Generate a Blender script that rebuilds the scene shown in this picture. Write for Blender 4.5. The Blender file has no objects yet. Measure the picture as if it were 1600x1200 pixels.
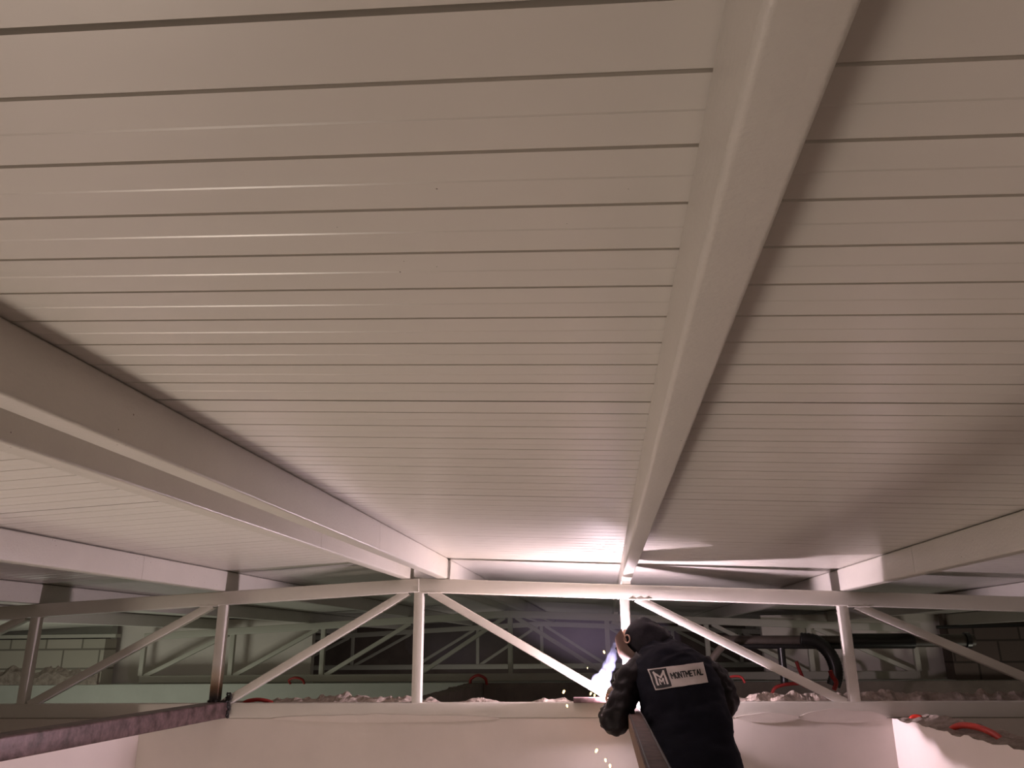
import bpy, bmesh, math, random
from mathutils import Vector, Matrix, noise
from mathutils.bvhtree import BVHTree
random.seed(7)
C = bpy.context.scene.collection
SC = bpy.context.scene
V = Vector

# ------------------------------------------------------------------ camera, world, lights, exposure
F_PX, PITCH, YAW, ROLL = 1264.13, 0.311958, 0.106694, -0.0099507
fwd = V((-math.sin(YAW)*math.cos(PITCH), math.cos(YAW)*math.cos(PITCH), math.sin(PITCH)))
rt = V((math.cos(YAW), math.sin(YAW), 0)); up = rt.cross(fwd)
r2 = rt*math.cos(ROLL)+up*math.sin(ROLL); u2 = up*math.cos(ROLL)-rt*math.sin(ROLL)
cd = bpy.data.cameras.new('camera'); cam = bpy.data.objects.new('camera', cd); C.objects.link(cam)
cam.matrix_world = Matrix(((r2.x, u2.x, -fwd.x, 0), (r2.y, u2.y, -fwd.y, 0), (r2.z, u2.z, -fwd.z, 0), (0, 0, 0, 1)))
cd.sensor_width = 36; cd.lens = F_PX/1600*36; cd.clip_start = 0.02
SC.camera = cam
w = bpy.data.worlds.new('world'); SC.world = w; w.use_nodes = True
w.node_tree.nodes['Background'].inputs[0].default_value = (1.0, 0.80, 0.62, 1)
w.node_tree.nodes['Background'].inputs[1].default_value = 0.185
SC.view_settings.view_transform = 'Standard'; SC.view_settings.look = 'None'
SC.view_settings.exposure = 0.0; SC.view_settings.gamma = 1.0; SC.view_settings.use_curve_mapping = False

def area(name, loc, target, size, power, color):
    l = bpy.data.lights.new(name, 'AREA'); l.size = size; l.energy = power; l.color = color
    o = bpy.data.objects.new(name, l); C.objects.link(o); o.location = loc
    o.rotation_euler = (V(target)-V(loc)).to_track_quat('-Z', 'Y').to_euler()
    return o
area('fill_light_room', (-2.1, 2.1, -2.6), (-2.0, 1.0, 0.45), 0.7, 45, (1.0, 0.84, 0.72))  # added fill light, unseen, brightening the near ceiling from low left
area('fill_light_rear', (-5.2, 6.2, -2.0), (-3.6, 8.0, 0.2), 1.0, 27, (0.97, 1.0, 0.84))       # unseen fill lights added to brighten the space behind the truss
area('fill_light_rear', (3.6, 6.0, -2.0), (3.0, 8.6, 0.2), 1.0, 13, (1.0, 0.95, 0.80))
area('fill_light_rear', (-1.5, 11.0, -2.0), (-1.5, 12.5, 0.2), 1.0, 12, (1.0, 0.92, 0.85))
ARC = V((0.015, 4.352, -0.243))
ARC_STRENGTH = 16500.0

# ------------------------------------------------------------------ materials
def mat(name, base, rough=0.5, metal=0.0, bump=0.0, bscale=40.0, var=0.0, vscale=3.0, spec=0.5, base2=None, bdist=0.002):
    m = bpy.data.materials.new(name); m.use_nodes = True
    nt = m.node_tree; b = nt.nodes['Principled BSDF']
    b.inputs['Base Color'].default_value = (*base, 1); b.inputs['Roughness'].default_value = rough
    b.inputs['Metallic'].default_value = metal; b.inputs['Specular IOR Level'].default_value = spec
    tc = nt.nodes.new('ShaderNodeTexCoord')
    if var or base2:
        n = nt.nodes.new('ShaderNodeTexNoise'); n.inputs['Scale'].default_value = vscale
        n.inputs['Detail'].default_value = 6; n.inputs['Roughness'].default_value = 0.65
        nt.links.new(tc.outputs['Object'], n.inputs['Vector'])
        cr = nt.nodes.new('ShaderNodeValToRGB')
        cr.color_ramp.elements[0].position = 0.35; cr.color_ramp.elements[1].position = 0.68
        c2 = base2 if base2 else tuple(c*(1-var) for c in base)
        cr.color_ramp.elements[0].color = (*c2, 1); cr.color_ramp.elements[1].color = (*base, 1)
        nt.links.new(n.outputs['Fac'], cr.inputs[0]); nt.links.new(cr.outputs[0], b.inputs['Base Color'])
    if bump:
        n = nt.nodes.new('ShaderNodeTexNoise'); n.inputs['Scale'].default_value = bscale
        n.inputs['Detail'].default_value = 5
        nt.links.new(tc.outputs['Object'], n.inputs['Vector'])
        bp = nt.nodes.new('ShaderNodeBump'); bp.inputs['Strength'].default_value = bump
        bp.inputs['Distance'].default_value = bdist
        nt.links.new(n.outputs['Fac'], bp.inputs['Height']); nt.links.new(bp.outputs[0], b.inputs['Normal'])
    return m
def emis(name, col, s):
    m = bpy.data.materials.new(name); m.use_nodes = True; nt = m.node_tree
    for n in list(nt.nodes):
        if n.type == 'BSDF_PRINCIPLED': nt.nodes.remove(n)
    e = nt.nodes.new('ShaderNodeEmission'); e.inputs[0].default_value = (*col, 1); e.inputs[1].default_value = s
    nt.links.new(e.outputs[0], nt.nodes['Material Output'].inputs[0]); return m

PANEL = mat('roof_panel_coating', (0.63, 0.60, 0.55), 0.30, var=0.05, vscale=1.3, bump=0.06, bscale=9, bdist=0.01)
def specks(m, dark, scale, thr, nthr):
    nt = m.node_tree; b = nt.nodes['Principled BSDF']; src = b.inputs['Base Color'].links[0].from_socket
    tc = nt.nodes.new('ShaderNodeTexCoord'); vo = nt.nodes.new('ShaderNodeTexVoronoi'); vo.inputs['Scale'].default_value = scale
    no = nt.nodes.new('ShaderNodeTexNoise'); no.inputs['Scale'].default_value = 2.2
    nt.links.new(tc.outputs['Object'], vo.inputs['Vector']); nt.links.new(tc.outputs['Object'], no.inputs['Vector'])
    a = nt.nodes.new('ShaderNodeMath'); a.operation = 'LESS_THAN'; a.inputs[1].default_value = thr; nt.links.new(vo.outputs['Distance'], a.inputs[0])
    c = nt.nodes.new('ShaderNodeMath'); c.operation = 'GREATER_THAN'; c.inputs[1].default_value = nthr; nt.links.new(no.outputs['Fac'], c.inputs[0])
    d = nt.nodes.new('ShaderNodeMath'); d.operation = 'MULTIPLY'; nt.links.new(a.outputs[0], d.inputs[0]); nt.links.new(c.outputs[0], d.inputs[1])
    mx = nt.nodes.new('ShaderNodeMixRGB'); mx.inputs[2].default_value = (*dark, 1)
    nt.links.new(d.outputs[0], mx.inputs[0]); nt.links.new(src, mx.inputs[1]); nt.links.new(mx.outputs[0], b.inputs['Base Color'])
specks(PANEL, (0.12, 0.09, 0.07), 34, 0.035, 0.66)      # small dirt marks
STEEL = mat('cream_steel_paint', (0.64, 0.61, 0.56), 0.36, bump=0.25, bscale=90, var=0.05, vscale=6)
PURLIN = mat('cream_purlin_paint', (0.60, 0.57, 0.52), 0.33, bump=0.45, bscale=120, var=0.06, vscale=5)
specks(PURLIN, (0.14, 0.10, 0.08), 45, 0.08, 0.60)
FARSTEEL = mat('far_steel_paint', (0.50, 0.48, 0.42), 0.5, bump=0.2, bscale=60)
PLASTER = mat('wall_plaster', (0.72, 0.655, 0.61), 0.85, bump=0.25, bscale=18, var=0.08, vscale=2.5)
SIDEPLASTER = mat('side_wall_plaster', (0.82, 0.73, 0.70), 0.85, bump=0.2, bscale=18, var=0.05)
FARPLASTER = mat('pale_render', (0.50, 0.51, 0.46), 0.9, bump=0.3, bscale=10, var=0.1)
DARKPLASTER = mat('brown_render_and_shade', (0.22, 0.17, 0.15), 0.95, bump=0.4, bscale=14, var=0.3)
MORTAR = mat('rough_mortar', (0.42, 0.35, 0.30), 0.95, bump=0.9, bscale=60, base2=(0.22, 0.175, 0.15), vscale=22, bdist=0.006)
CONCRETE = mat('floor_concrete', (0.33, 0.31, 0.28), 0.9, bump=0.3, var=0.3, vscale=2)
RUST = mat('rusty_primed_steel', (0.17, 0.105, 0.11), 0.45, metal=0.3, base2=(0.04, 0.022, 0.02), vscale=17, bump=0.5, bscale=70)
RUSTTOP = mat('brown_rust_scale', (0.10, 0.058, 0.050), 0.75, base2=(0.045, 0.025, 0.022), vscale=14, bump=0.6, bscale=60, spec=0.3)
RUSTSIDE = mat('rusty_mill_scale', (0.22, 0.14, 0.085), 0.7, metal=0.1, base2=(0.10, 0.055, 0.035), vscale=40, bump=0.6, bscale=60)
CHAR = mat('burnt_weld', (0.012, 0.010, 0.009), 0.6, bump=0.9, bscale=150)
BLACKPIPE = mat('black_duct_plastic', (0.018, 0.016, 0.016), 0.28)
BROWNPIPE = mat('brown_duct', (0.09, 0.07, 0.055), 0.5, var=0.4, vscale=8)
RED = mat('red_conduit_plastic', (0.62, 0.035, 0.02), 0.4)
VEST = mat('navy_vest_fabric', (0.005, 0.0055, 0.012), 0.85, spec=0.2, bump=0.5, bscale=220, var=0.3, vscale=30)
SLEEVE = mat('dark_leather_sleeve', (0.009, 0.006, 0.008), 0.5, spec=0.22, bump=0.5, bscale=60, var=0.4, vscale=18)
HOODM = mat('dark_hood_cloth', (0.015, 0.013, 0.018), 0.8, spec=0.25, bump=0.7, bscale=90, var=0.35, vscale=25)
TROUS = mat('dark_trousers', (0.015, 0.016, 0.022), 0.8)
SKIN = mat('skin', (0.50, 0.29, 0.21), 0.5, bump=0.1)
MASK = mat('brown_face_shield', (0.085, 0.045, 0.034), 0.35, bump=0.2, bscale=30)
GLOVE = mat('leather_glove', (0.16, 0.12, 0.08), 0.8, bump=0.5)
BOOT = mat('black_boot', (0.02, 0.018, 0.016), 0.5)
GREY = mat('badge_grey', (0.58, 0.53, 0.51), 0.6, var=0.1, vscale=30)
BLACKINK = mat('badge_black', (0.010, 0.010, 0.012), 0.6)
WHITEINK = mat('badge_white', (0.66, 0.60, 0.58), 0.6)
WOOD = mat('scaffold_plank', (0.32, 0.22, 0.13), 0.8, var=0.3, vscale=6)
ARCM = emis('arc_glow', (1.0, 0.78, 0.88), ARC_STRENGTH)
SPARKM = emis('spark_glow', (1.0, 0.66, 0.22), 9.0)
DARKCLOTH = BLACKINK

# block wall: brick texture
def blockmat(name, c1, c2, mort):
    m = bpy.data.materials.new(name); m.use_nodes = True; nt = m.node_tree; b = nt.nodes['Principled BSDF']
    b.inputs['Roughness'].default_value = 0.95
    tc = nt.nodes.new('ShaderNodeTexCoord'); sx = nt.nodes.new('ShaderNodeSeparateXYZ'); cx = nt.nodes.new('ShaderNodeCombineXYZ')
    nt.links.new(tc.outputs['Object'], sx.inputs[0]); nt.links.new(sx.outputs[0], cx.inputs[0]); nt.links.new(sx.outputs[2], cx.inputs[1])
    br = nt.nodes.new('ShaderNodeTexBrick'); nt.links.new(cx.outputs[0], br.inputs['Vector'])
    br.inputs['Color1'].default_value = (*c1, 1); br.inputs['Color2'].default_value = (*c2, 1); br.inputs['Mortar'].default_value = (*mort, 1)
    br.inputs['Scale'].default_value = 1.0; br.inputs['Brick Width'].default_value = 0.42; br.inputs['Row Height'].default_value = 0.2
    br.inputs['Mortar Size'].default_value = 0.010
    nt.links.new(br.outputs['Color'], b.inputs['Base Color'])
    bp = nt.nodes.new('ShaderNodeBump'); bp.inputs['Strength'].default_value = 0.6; bp.inputs['Distance'].default_value = 0.01; bp.invert = True
    nt.links.new(br.outputs['Fac'], bp.inputs['Height']); nt.links.new(bp.outputs[0], b.inputs['Normal'])
    return m
BLOCK = blockmat('pale_concrete_block', (0.46, 0.42, 0.36), (0.40, 0.37, 0.31), (0.20, 0.18, 0.15))
BLOCKD = blockmat('brown_concrete_block', (0.15, 0.11, 0.10), (0.12, 0.09, 0.08), (0.06, 0.045, 0.04))

# ------------------------------------------------------------------ helpers
def link(name, bm, m, parent=None, smooth=False, sharp=35):
    me = bpy.data.meshes.new(name); bm.normal_update(); bm.to_mesh(me); bm.free()
    o = bpy.data.objects.new(name, me); C.objects.link(o)
    for mm in (m if isinstance(m, (list, tuple)) else [m]): me.materials.append(mm)
    if smooth:
        for p in me.polygons: p.use_smooth = True
        if sharp: me.set_sharp_from_angle(angle=math.radians(sharp))
    if parent is not None:
        o.parent = parent; o.matrix_parent_inverse = Matrix.Identity(4)
        # vertices are written in world space: move them into the parent's frame
        me.transform(Matrix.Translation(-V(parent.location)))
    return o
def tag(o, label, cat, group=None, kind=None):
    o['label'] = label; o['category'] = cat
    if group: o['group'] = group
    if kind: o['kind'] = kind
    return o
def empty(name, loc, label, cat, group=None):
    o = bpy.data.objects.new(name, None); C.objects.link(o); o.location = loc; o.empty_display_size = 0.1
    return tag(o, label, cat, group)
def struct(o): o['kind'] = 'structure'; return o
def origin(o, p):
    p = V(p); o.data.transform(Matrix.Translation(-p)); o.location = p; return o
def box(bm, a, b, bev=0.0):
    a, b = V(a), V(b); c = (a+b)/2; s = b-a
    r = bmesh.ops.create_cube(bm, size=1, matrix=Matrix.Translation(c) @ Matrix.Diagonal((abs(s.x), abs(s.y), abs(s.z), 1)))
    if bev:
        es = list({e for v in r['verts'] for e in v.link_edges})
        bmesh.ops.bevel(bm, geom=es, offset=bev, segments=2, affect='EDGES', profile=0.5)
def bar(bm, p, q, w, h, side=V((0, 1, 0)), bev=0.004, seg=3):
    """rectangular tube from p to q; w measured along `side`, h across it"""
    p, q = V(p), V(q); t = (q-p).normalized(); s = (side-t*side.dot(t)).normalized(); n = t.cross(s)
    prof = []
    for sx, sy, a0 in ((1, 1, 0), (-1, 1, 90), (-1, -1, 180), (1, -1, 270)):
        for k in range(seg+1):
            a = math.radians(a0+90*k/seg)
            prof.append(((w/2-bev)*sx+bev*math.cos(a), (h/2-bev)*sy+bev*math.sin(a)))
    A = [bm.verts.new(p+s*x+n*y) for x, y in prof]; B = [bm.verts.new(q+s*x+n*y) for x, y in prof]
    k = len(prof)
    for i in range(k): bm.faces.new((A[i], A[(i+1) % k], B[(i+1) % k], B[i]))
    bm.faces.new(A[::-1]); bm.faces.new(B)
    bmesh.ops.recalc_face_normals(bm, faces=bm.faces)
def tube(bm, pts, r, n=12, ridge=0.0, cap=True):
    pts = [V(p) for p in pts]; rings = []
    t0 = (pts[1]-pts[0]).normalized(); ref = V((0, 0, 1)) if abs(t0.z) < 0.9 else V((1, 0, 0))
    for i, p in enumerate(pts):
        t = (pts[min(i+1, len(pts)-1)]-pts[max(i-1, 0)]).normalized()
        a = (ref-t*ref.dot(t)).normalized(); b = t.cross(a); ref = a
        rr = (r[i] if isinstance(r, (list, tuple)) else r)*(1+(ridge if i % 2 else 0))
        rings.append([bm.verts.new(p+(a*math.cos(2*math.pi*k/n)+b*math.sin(2*math.pi*k/n))*rr) for k in range(n)])
    for A, B in zip(rings, rings[1:]):
        for k in range(n): bm.faces.new((A[k], A[(k+1) % n], B[(k+1) % n], B[k]))
    if cap: bm.faces.new(rings[0][::-1]); bm.faces.new(rings[-1])
    bmesh.ops.recalc_face_normals(bm, faces=bm.faces)
def smooth_path(pts, n=6):
    pts = [V(p) for p in pts]; out = []
    P = [pts[0]*2-pts[1]]+pts+[pts[-1]*2-pts[-2]]
    for i in range(1, len(P)-2):
        for k in range(n):
            t = k/n
            out.append(0.5*((2*P[i])+(P[i+1]-P[i-1])*t+(2*P[i-1]-5*P[i]+4*P[i+1]-P[i+2])*t*t+(3*P[i]-P[i-1]-3*P[i+1]+P[i+2])*t**3))
    out.append(pts[-1]); return out
def wobble(p, wsc, seed):
    a = noise.noise(V((p.x*wsc+seed, p.y*wsc, p.z*wsc*1.6)))
    q = V((p.x*0.6+p.z*0.5, p.y, p.z*1.3-p.x*0.35))*wsc*2.6     # slanting creases
    return a+0.55*(0.5-2*abs(noise.noise(q+V((seed, 0, 0)))))
def loft(bm, rings, nseg=28, ex=2.3, cap=True, wob=0.0, wsc=9.0, seed=0):
    """rings: (centre, vec_a, vec_b) half-axes; superellipse section"""
    R = []
    for c, a, b in rings:
        c, a, b = V(c), V(a), V(b); ring = []
        for k in range(nseg):
            th = 2*math.pi*k/nseg; cs, sn = math.cos(th), math.sin(th)
            x = math.copysign(abs(cs)**(2/ex), cs); y = math.copysign(abs(sn)**(2/ex), sn)
            p = c+a*x+b*y
            if wob:
                d = (p-c).normalized(); p += d*wob*wobble(p, wsc, seed)
            ring.append(bm.verts.new(p))
        R.append(ring)
    for A, B in zip(R, R[1:]):
        for k in range(nseg): bm.faces.new((A[k], A[(k+1) % nseg], B[(k+1) % nseg], B[k]))
    if cap:
        bm.faces.new(R[0][::-1]); bm.faces.new(R[-1])
    bmesh.ops.recalc_face_normals(bm, faces=bm.faces)
    return R
def interp_rings(rings, n=4):
    out = []
    cs = smooth_path([r[0] for r in rings], n); as_ = smooth_path([r[1] for r in rings], n); bs = smooth_path([r[2] for r in rings], n)
    return list(zip(cs, as_, bs))

# ------------------------------------------------------------------ the place: key sizes
YT = 4.40                    # front face of the nearest truss
AX, KS = -0.989, 0.046902    # ridge X, roof slope
ZC = 0.460                   # underside of the roof panels at the ridge
PT = 1.0976                  # post spacing of the nearest truss
def zceil(x): return ZC-KS*abs(x-AX)
def zchord(x): return 0.348-KS*abs(x-AX)     # top of the top chord

# ------------------------------------------------------------------ ceiling: ribbed sandwich panels, one sheet per roof slope
def roof_profile():
    pr = []; joints = [-1.556, -0.556, 0.444, 1.399]+[1.405+i for i in range(1, 14)]
    for j, j2 in zip(joints, joints[1:]):
        L = j2-j
        pr += [(j-0.0035, 0), (j-0.0033, 0.02), (j+0.0033, 0.02), (j+0.0035, 0)]      # open joint
        for i in range(9):
            y = j+L*(0.0787+0.1012*i)
            pr += [(y-0.0027, 0), (y-0.0018, 0.0030), (y+0.0018, 0.0030), (y+0.0027, 0)]   # groove
            ym = y+L*0.0506
            pr += [(ym-0.0022, 0), (ym, -0.0008), (ym+0.0014, 0)]            # shallow crease
    return pr
def roof(name, x0, x1):
    bm = bmesh.new(); pr = roof_profile()
    pr = pr+[(pr[-1][0], 0.08), (pr[0][0], 0.08)]
    xs = [x0, x1]; R = [[bm.verts.new((x, y, zceil(x)+dz)) for y, dz in pr] for x in xs]
    n = len(pr)
    for k in range(n): bm.faces.new((R[0][k], R[0][(k+1) % n], R[1][(k+1) % n], R[1][k]))
    bmesh.ops.recalc_face_normals(bm, faces=bm.faces)
    return struct(link(name, bm, PANEL))
roof('ceiling', AX, 8.6); roof('ceiling', -8.6, AX)

# ------------------------------------------------------------------ walls and floor
def wall(name, a, b, m, bev=0):
    bm = bmesh.new(); box(bm, a, b, bev); return struct(link(name, bm, m))
wall('wall_back', (-8.5, 4.405, -2.9), (8.5, 4.66, -0.3545), PLASTER)
wall('floor', (-8.6, -2.2, -3.0), (8.6, 14.6, -2.9), CONCRETE)

def rough_strip(bm, x0, x1, y0, y1, zb, hfun, nx, ny=6, along='x', sc=30, seed=0):
    """closed rubble bed: bumpy top over a flat base"""
    top = []; 
    for i in range(nx+1):
        row = []
        for j in range(ny+1):
            x = x0+(x1-x0)*i/nx; y = y0+(y1-y0)*j/ny
            h = hfun(i/nx, j/ny); nz = noise.noise(V((x*sc, y*sc, seed)))+0.5*noise.noise(V((x*sc*2.3, y*sc*2.3, seed+5)))
            row.append(bm.verts.new((x, y, zb+max(0.002, h*(1+0.30*nz)))))
        top.append(row)
    for i in range(nx):
        for j in range(ny): bm.faces.new((top[i][j], top[i+1][j], top[i+1][j+1], top[i][j+1]))
    edge = [top[i][0] for i in range(nx+1)]+[top[nx][j] for j in range(1, ny+1)]+[top[i][ny] for i in range(nx-1, -1, -1)]+[top[0][j] for j in range(ny-1, 0, -1)]
    low = [bm.verts.new((v.co.x, v.co.y, zb-0.003)) for v in edge]
    for k in range(len(edge)):
        k2 = (k+1) % len(edge); bm.faces.new((edge[k], low[k], low[k2], edge[k2]))
    bmesh.ops.recalc_face_normals(bm, faces=bm.faces)

# left and right partition walls of the near room, with ragged mortar tops
def partition(name, xin, side, y0, y1, ztop, m):
    bm = bmesh.new(); xo = xin+side*0.15
    n = 160
    # face with ragged upper edge
    ys = [y0+(y1-y0)*i/n for i in range(n+1)]
    zi = [ztop+0.012*noise.noise(V((y*9, 1.3, 0)))+0.010*noise.noise(V((y*37, 4.3, 0))) for y in ys]
    zo = [ztop+0.02+0.02*noise.noise(V((y*11, 7.3, 0))) for y in ys]
    A = [bm.verts.new((xin, y, -2.9)) for y in ys]; B = [bm.verts.new((xin, y, z)) for y, z in zip(ys, zi)]
    D = [bm.verts.new((xo, y, z)) for y, z in zip(ys, zo)]; E_ = [bm.verts.new((xo, y, -2.9)) for y in ys]
    M = [[bm.verts.new((xin+side*0.15*t, y, a*(1-t)+b*t-0.006+0.016*noise.noise(V((y*30, t*6, 2)))+0.01*noise.noise(V((y*75, t*14, 2)))))
          for y, a, b in zip(ys, zi, zo)] for t in (0.12, 0.35, 0.6, 0.85)]
    rows = [A, B]+M+[D, E_]
    for r, (P, Q) in enumerate(zip(rows, rows[1:])):
        for i in range(n):
            f = bm.faces.new((P[i], P[i+1], Q[i+1], Q[i])); f.material_index = 0 if r in (0, len(rows)-2) else 1
    bm.faces.new([r[0] for r in rows]); bm.faces.new([r[-1] for r in rows][::-1])
    bmesh.ops.recalc_face_normals(bm, faces=bm.faces)
    return struct(link(name, bm, [m, MORTAR]))
partition('wall_right', 1.362, 1, -2.0, 4.404, -0.352, SIDEPLASTER)
partition('wall_left', -2.478, -1, -2.0, 4.404, -0.385, SIDEPLASTER)

# mortar bed on top of the back wall, behind the chord
bm = bmesh.new()
def hb(u, v):
    X = -3.6+7.4*u
    h = 0.055 if X > -2.1 else 0.028
    if -1.95 < X < -0.9: h += 0.022*math.sin((X+1.95)/1.05*math.pi)
    if X > 0.45: h += 0.030*(0.8+0.5*noise.noise(V((X*4, 0, 0))))*min(1, (X-0.45)*4)*v
    if -0.9 < X < 0.45: h = 0.052+0.02*noise.noise(V((X*5, 3, 0)))
    return h*(0.75+0.5*v)
rough_strip(bm, -3.6, 3.8, 4.472, 4.655, -0.3545, hb, 760, 8, sc=15)
struct(link('trim_1', bm, MORTAR))

# smears of filler plaster across the joint between chord and wall
def smear(name, x0, x1, h, seed):
    bm = bmesh.new(); n = 50; zt = -0.3545
    T = []; B = []
    for i in range(n+1):
        t = i/n; x = x0+(x1-x0)*t; e = math.sin(math.pi*t)**0.6
        T.append((x, zt+h*e*(0.8+0.35*noise.noise(V((x*8, seed, 0))))+0.001)); B.append((x, zt-0.02*e-0.001))
    ft = [bm.verts.new((x, 4.3965, z)) for x, z in T]; fb = [bm.verts.new((x, 4.3985, z)) for x, z in B]
    bt = [bm.verts.new((x, 4.4045, z)) for x, z in T]; bb = [bm.verts.new((x, 4.4045, z)) for x, z in B]
    for i in range(n):
        bm.faces.new((fb[i], fb[i+1], ft[i+1], ft[i])); bm.faces.new((bt[i], bt[i+1], bb[i+1], bb[i]))
        bm.faces.new((ft[i], ft[i+1], bt[i+1], bt[i])); bm.faces.new((bb[i], bb[i+1], fb[i+1], fb[i]))
    bmesh.ops.recalc_face_normals(bm, faces=bm.faces)
    return struct(link(name, bm, PLASTER))
smear('trim_2', 0.92, 1.34, 0.052, 1); smear('trim_3', 0.62, 0.93, 0.030, 2); smear('trim_4', -1.75, -0.55, 0.022, 3)

# beyond the nearest truss
wall('wall_middle', (-8.5, 8.66, -2.9), (8.5, 8.95, -0.362), FARPLASTER)
wall('wall_far', (-8.5, 14.3, -2.9), (8.5, 14.5, 1.2), DARKPLASTER)
wall('wall_outer_left', (-8.6, 2.2, -2.9), (-8.45, 14.5, 1.2), DARKPLASTER)
wall('wall_outer_right', (8.45, 2.2, -2.9), (8.6, 14.5, 1.2), DARKPLASTER)
bm = bmesh.new(); n = 90                     # partition running away behind the back wall
ys = [4.665+(8.655-4.665)*i/n for i in range(n+1)]
zt = [-0.362+0.012*noise.noise(V((y*8, 0, 9)))+0.010*noise.noise(V((y*28, 0, 9))) for y in ys]
rows = [[bm.verts.new((x, y, z if x_ else -2.9)) for y, z in zip(ys, zt)] for x, x_ in ((-1.245, 0), (-1.245, 1), (-1.40, 1), (-1.40, 0))]
for P, Q in zip(rows, rows[1:]):
    for i in range(n): bm.faces.new((P[i], P[i+1], Q[i+1], Q[i]))
bm.faces.new([r[0] for r in rows]); bm.faces.new([r[-1] for r in rows][::-1]); bmesh.ops.recalc_face_normals(bm, faces=bm.faces)
struct(link('wall_inner', bm, DARKPLASTER))
bm = bmesh.new(); box(bm, (-1.24, 8.60, -2.9), (8.45, 8.655, -0.366)); struct(link('wall_inner', bm, DARKPLASTER))  # dark sheet painting the shade on the right part of the middle wall
# block gables and pale infill panels standing on the middle wall
wall('wall_block_left', (-8.44, 8.70, -0.361), (-5.41, 8.92, 0.105), BLOCK)
wall('wall_block_right', (3.34, 8.70, -0.361), (8.44, 8.92, 0.125), BLOCKD)
wall('wall_panel_left', (-5.75, 9.02, -2.9), (-3.2, 9.12, 0.30), PLASTER)
wall('wall_panel_right', (1.62, 9.02, -2.9), (3.70, 9.12, 0.27), PLASTER)
wall('trim_6', (-8.44, 8.70, 0.118), (-5.30, 8.80, 0.155), FARSTEEL); wall('trim_7', (-8.44, 8.81, 0.10), (-5.42, 8.92, 0.30), FARPLASTER)
wall('trim_8', (3.35, 8.81, 0.13), (8.44, 8.92, 0.30), DARKPLASTER)
bm = bmesh.new(); rough_strip(bm, -8.4, -5.42, 8.66, 8.70, -0.362, lambda u, v: 0.10+0.06*v+0.03*math.sin(u*40), 120, 3, sc=12, seed=4)
struct(link('trim_5', bm, MORTAR))

# ------------------------------------------------------------------ roof trusses
scorch = mat('scorched_steel_paint', (0.64, 0.61, 0.56), 0.4, bump=0.3, bscale=90)
def make_scorch(m):
    nt = m.node_tree; b = nt.nodes['Principled BSDF']; g = nt.nodes.new('ShaderNodeNewGeometry'); s = nt.nodes.new('ShaderNodeSeparateXYZ')
    nt.links.new(g.outputs['Position'], s.inputs[0])
    n = nt.nodes.new('ShaderNodeTexNoise'); n.inputs['Scale'].default_value = 40
    a = nt.nodes.new('ShaderNodeMath'); a.operation = 'MULTIPLY_ADD'; a.inputs[1].default_value = 0.05
    nt.links.new(n.outputs['Fac'], a.inputs[0]); nt.links.new(s.outputs[2], a.inputs[2])
    mr = nt.nodes.new('ShaderNodeMapRange'); mr.inputs['From Min'].default_value = -0.235; mr.inputs['From Max'].default_value = -0.06
    nt.links.new(a.outputs[0], mr.inputs[0])
    cr = nt.nodes.new('ShaderNodeValToRGB'); e = cr.color_ramp.elements
    e[0].position = 0.05; e[0].color = (0.008, 0.006, 0.005, 1); e[1].position = 1; e[1].color = (0.64, 0.61, 0.56, 1)
    k = e.new(0.35); k.color = (0.16, 0.09, 0.045, 1); k = e.new(0.65); k.color = (0.50, 0.42, 0.32, 1)
    nt.links.new(mr.outputs[0], cr.inputs[0]); nt.links.new(cr.outputs[0], b.inputs['Base Color'])
make_scorch(scorch)      # burnt paint left by the weld on one post

ZB = -0.280    # top of bottom chord
def truss(y, pitch, nodes_l, nodes_r, m, label, overhang=0.0, near=False):
    root = empty('roof_truss', (AX, y+0.03, ZB-0.0725), label, 'roof truss', 'cream steel roof trusses')
    yc = y+0.03; ct = 0.073
    xl = AX-nodes_l*pitch-overhang; xr = AX+nodes_r*pitch+overhang
    for s, xe in ((-1, xl), (1, xr)):
        bm = bmesh.new()
        bar(bm, (AX, yc, zchord(AX)-ct/2), (xe, yc, zchord(xe)-ct/2), 0.06, ct, V((0, 1, 0)), 0.006)
        link('top_chord', bm, m, root, True, 30)
    bm = bmesh.new(); bar(bm, (xl, yc, ZB-ct/2), (xr, yc, ZB-ct/2), 0.06, ct, V((0, 1, 0)), 0.006)
    link('bottom_chord', bm, m, root, True, 30)
    for i in range(-nodes_l, nodes_r+1):
        x = AX+i*pitch; zt = zchord(x)-ct
        bm = bmesh.new(); bar(bm, (x, yc, ZB-0.002), (x, yc, zt+0.004), 0.048, 0.050, V((0, 1, 0)), 0.005)
        link('post', bm, scorch if (near and i == -1) else m, root, True, 30)
    for s in (-1, 1):
        for i in range(0, nodes_l if s < 0 else nodes_r):
            xa = AX+s*(i*pitch+0.06); xb = AX+s*((i+1)*pitch-0.045)
            za = zchord(xa)-ct; zb = ZB
            # end just inside the chords
            p = V((xa, yc, za+0.006)); q = V((xb, yc, zb-0.006))
            bm = bmesh.new(); bar(bm, p, q, 0.046, 0.042, V((0, 1, 0)), 0.005)
            link('diagonal', bm, m, root, True, 30)
    if near:   # weld beads at the nodes
        for x in (AX, AX+pitch, AX+2*pitch, AX-pitch):
            zt = zchord(x)-ct
            bm = bmesh.new()
            d = 1 if x >= AX else -1
            pts = [V((x+d*(0.02+0.02*k), y+0.004, zt-0.0015-0.001*(k % 2))) for k in range(7)]
            tube(bm, pts, 0.0045, 8, 0.3); link('weld_bead', bm, m, root, True, 60)
        bm = bmesh.new(); tube(bm, [(AX, y-0.0005, zchord(AX)-0.004-0.0085*k) for k in range(9)], 0.0028, 8, 0.3); link('weld_bead', bm, m, root, True, 60)
    return root
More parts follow.
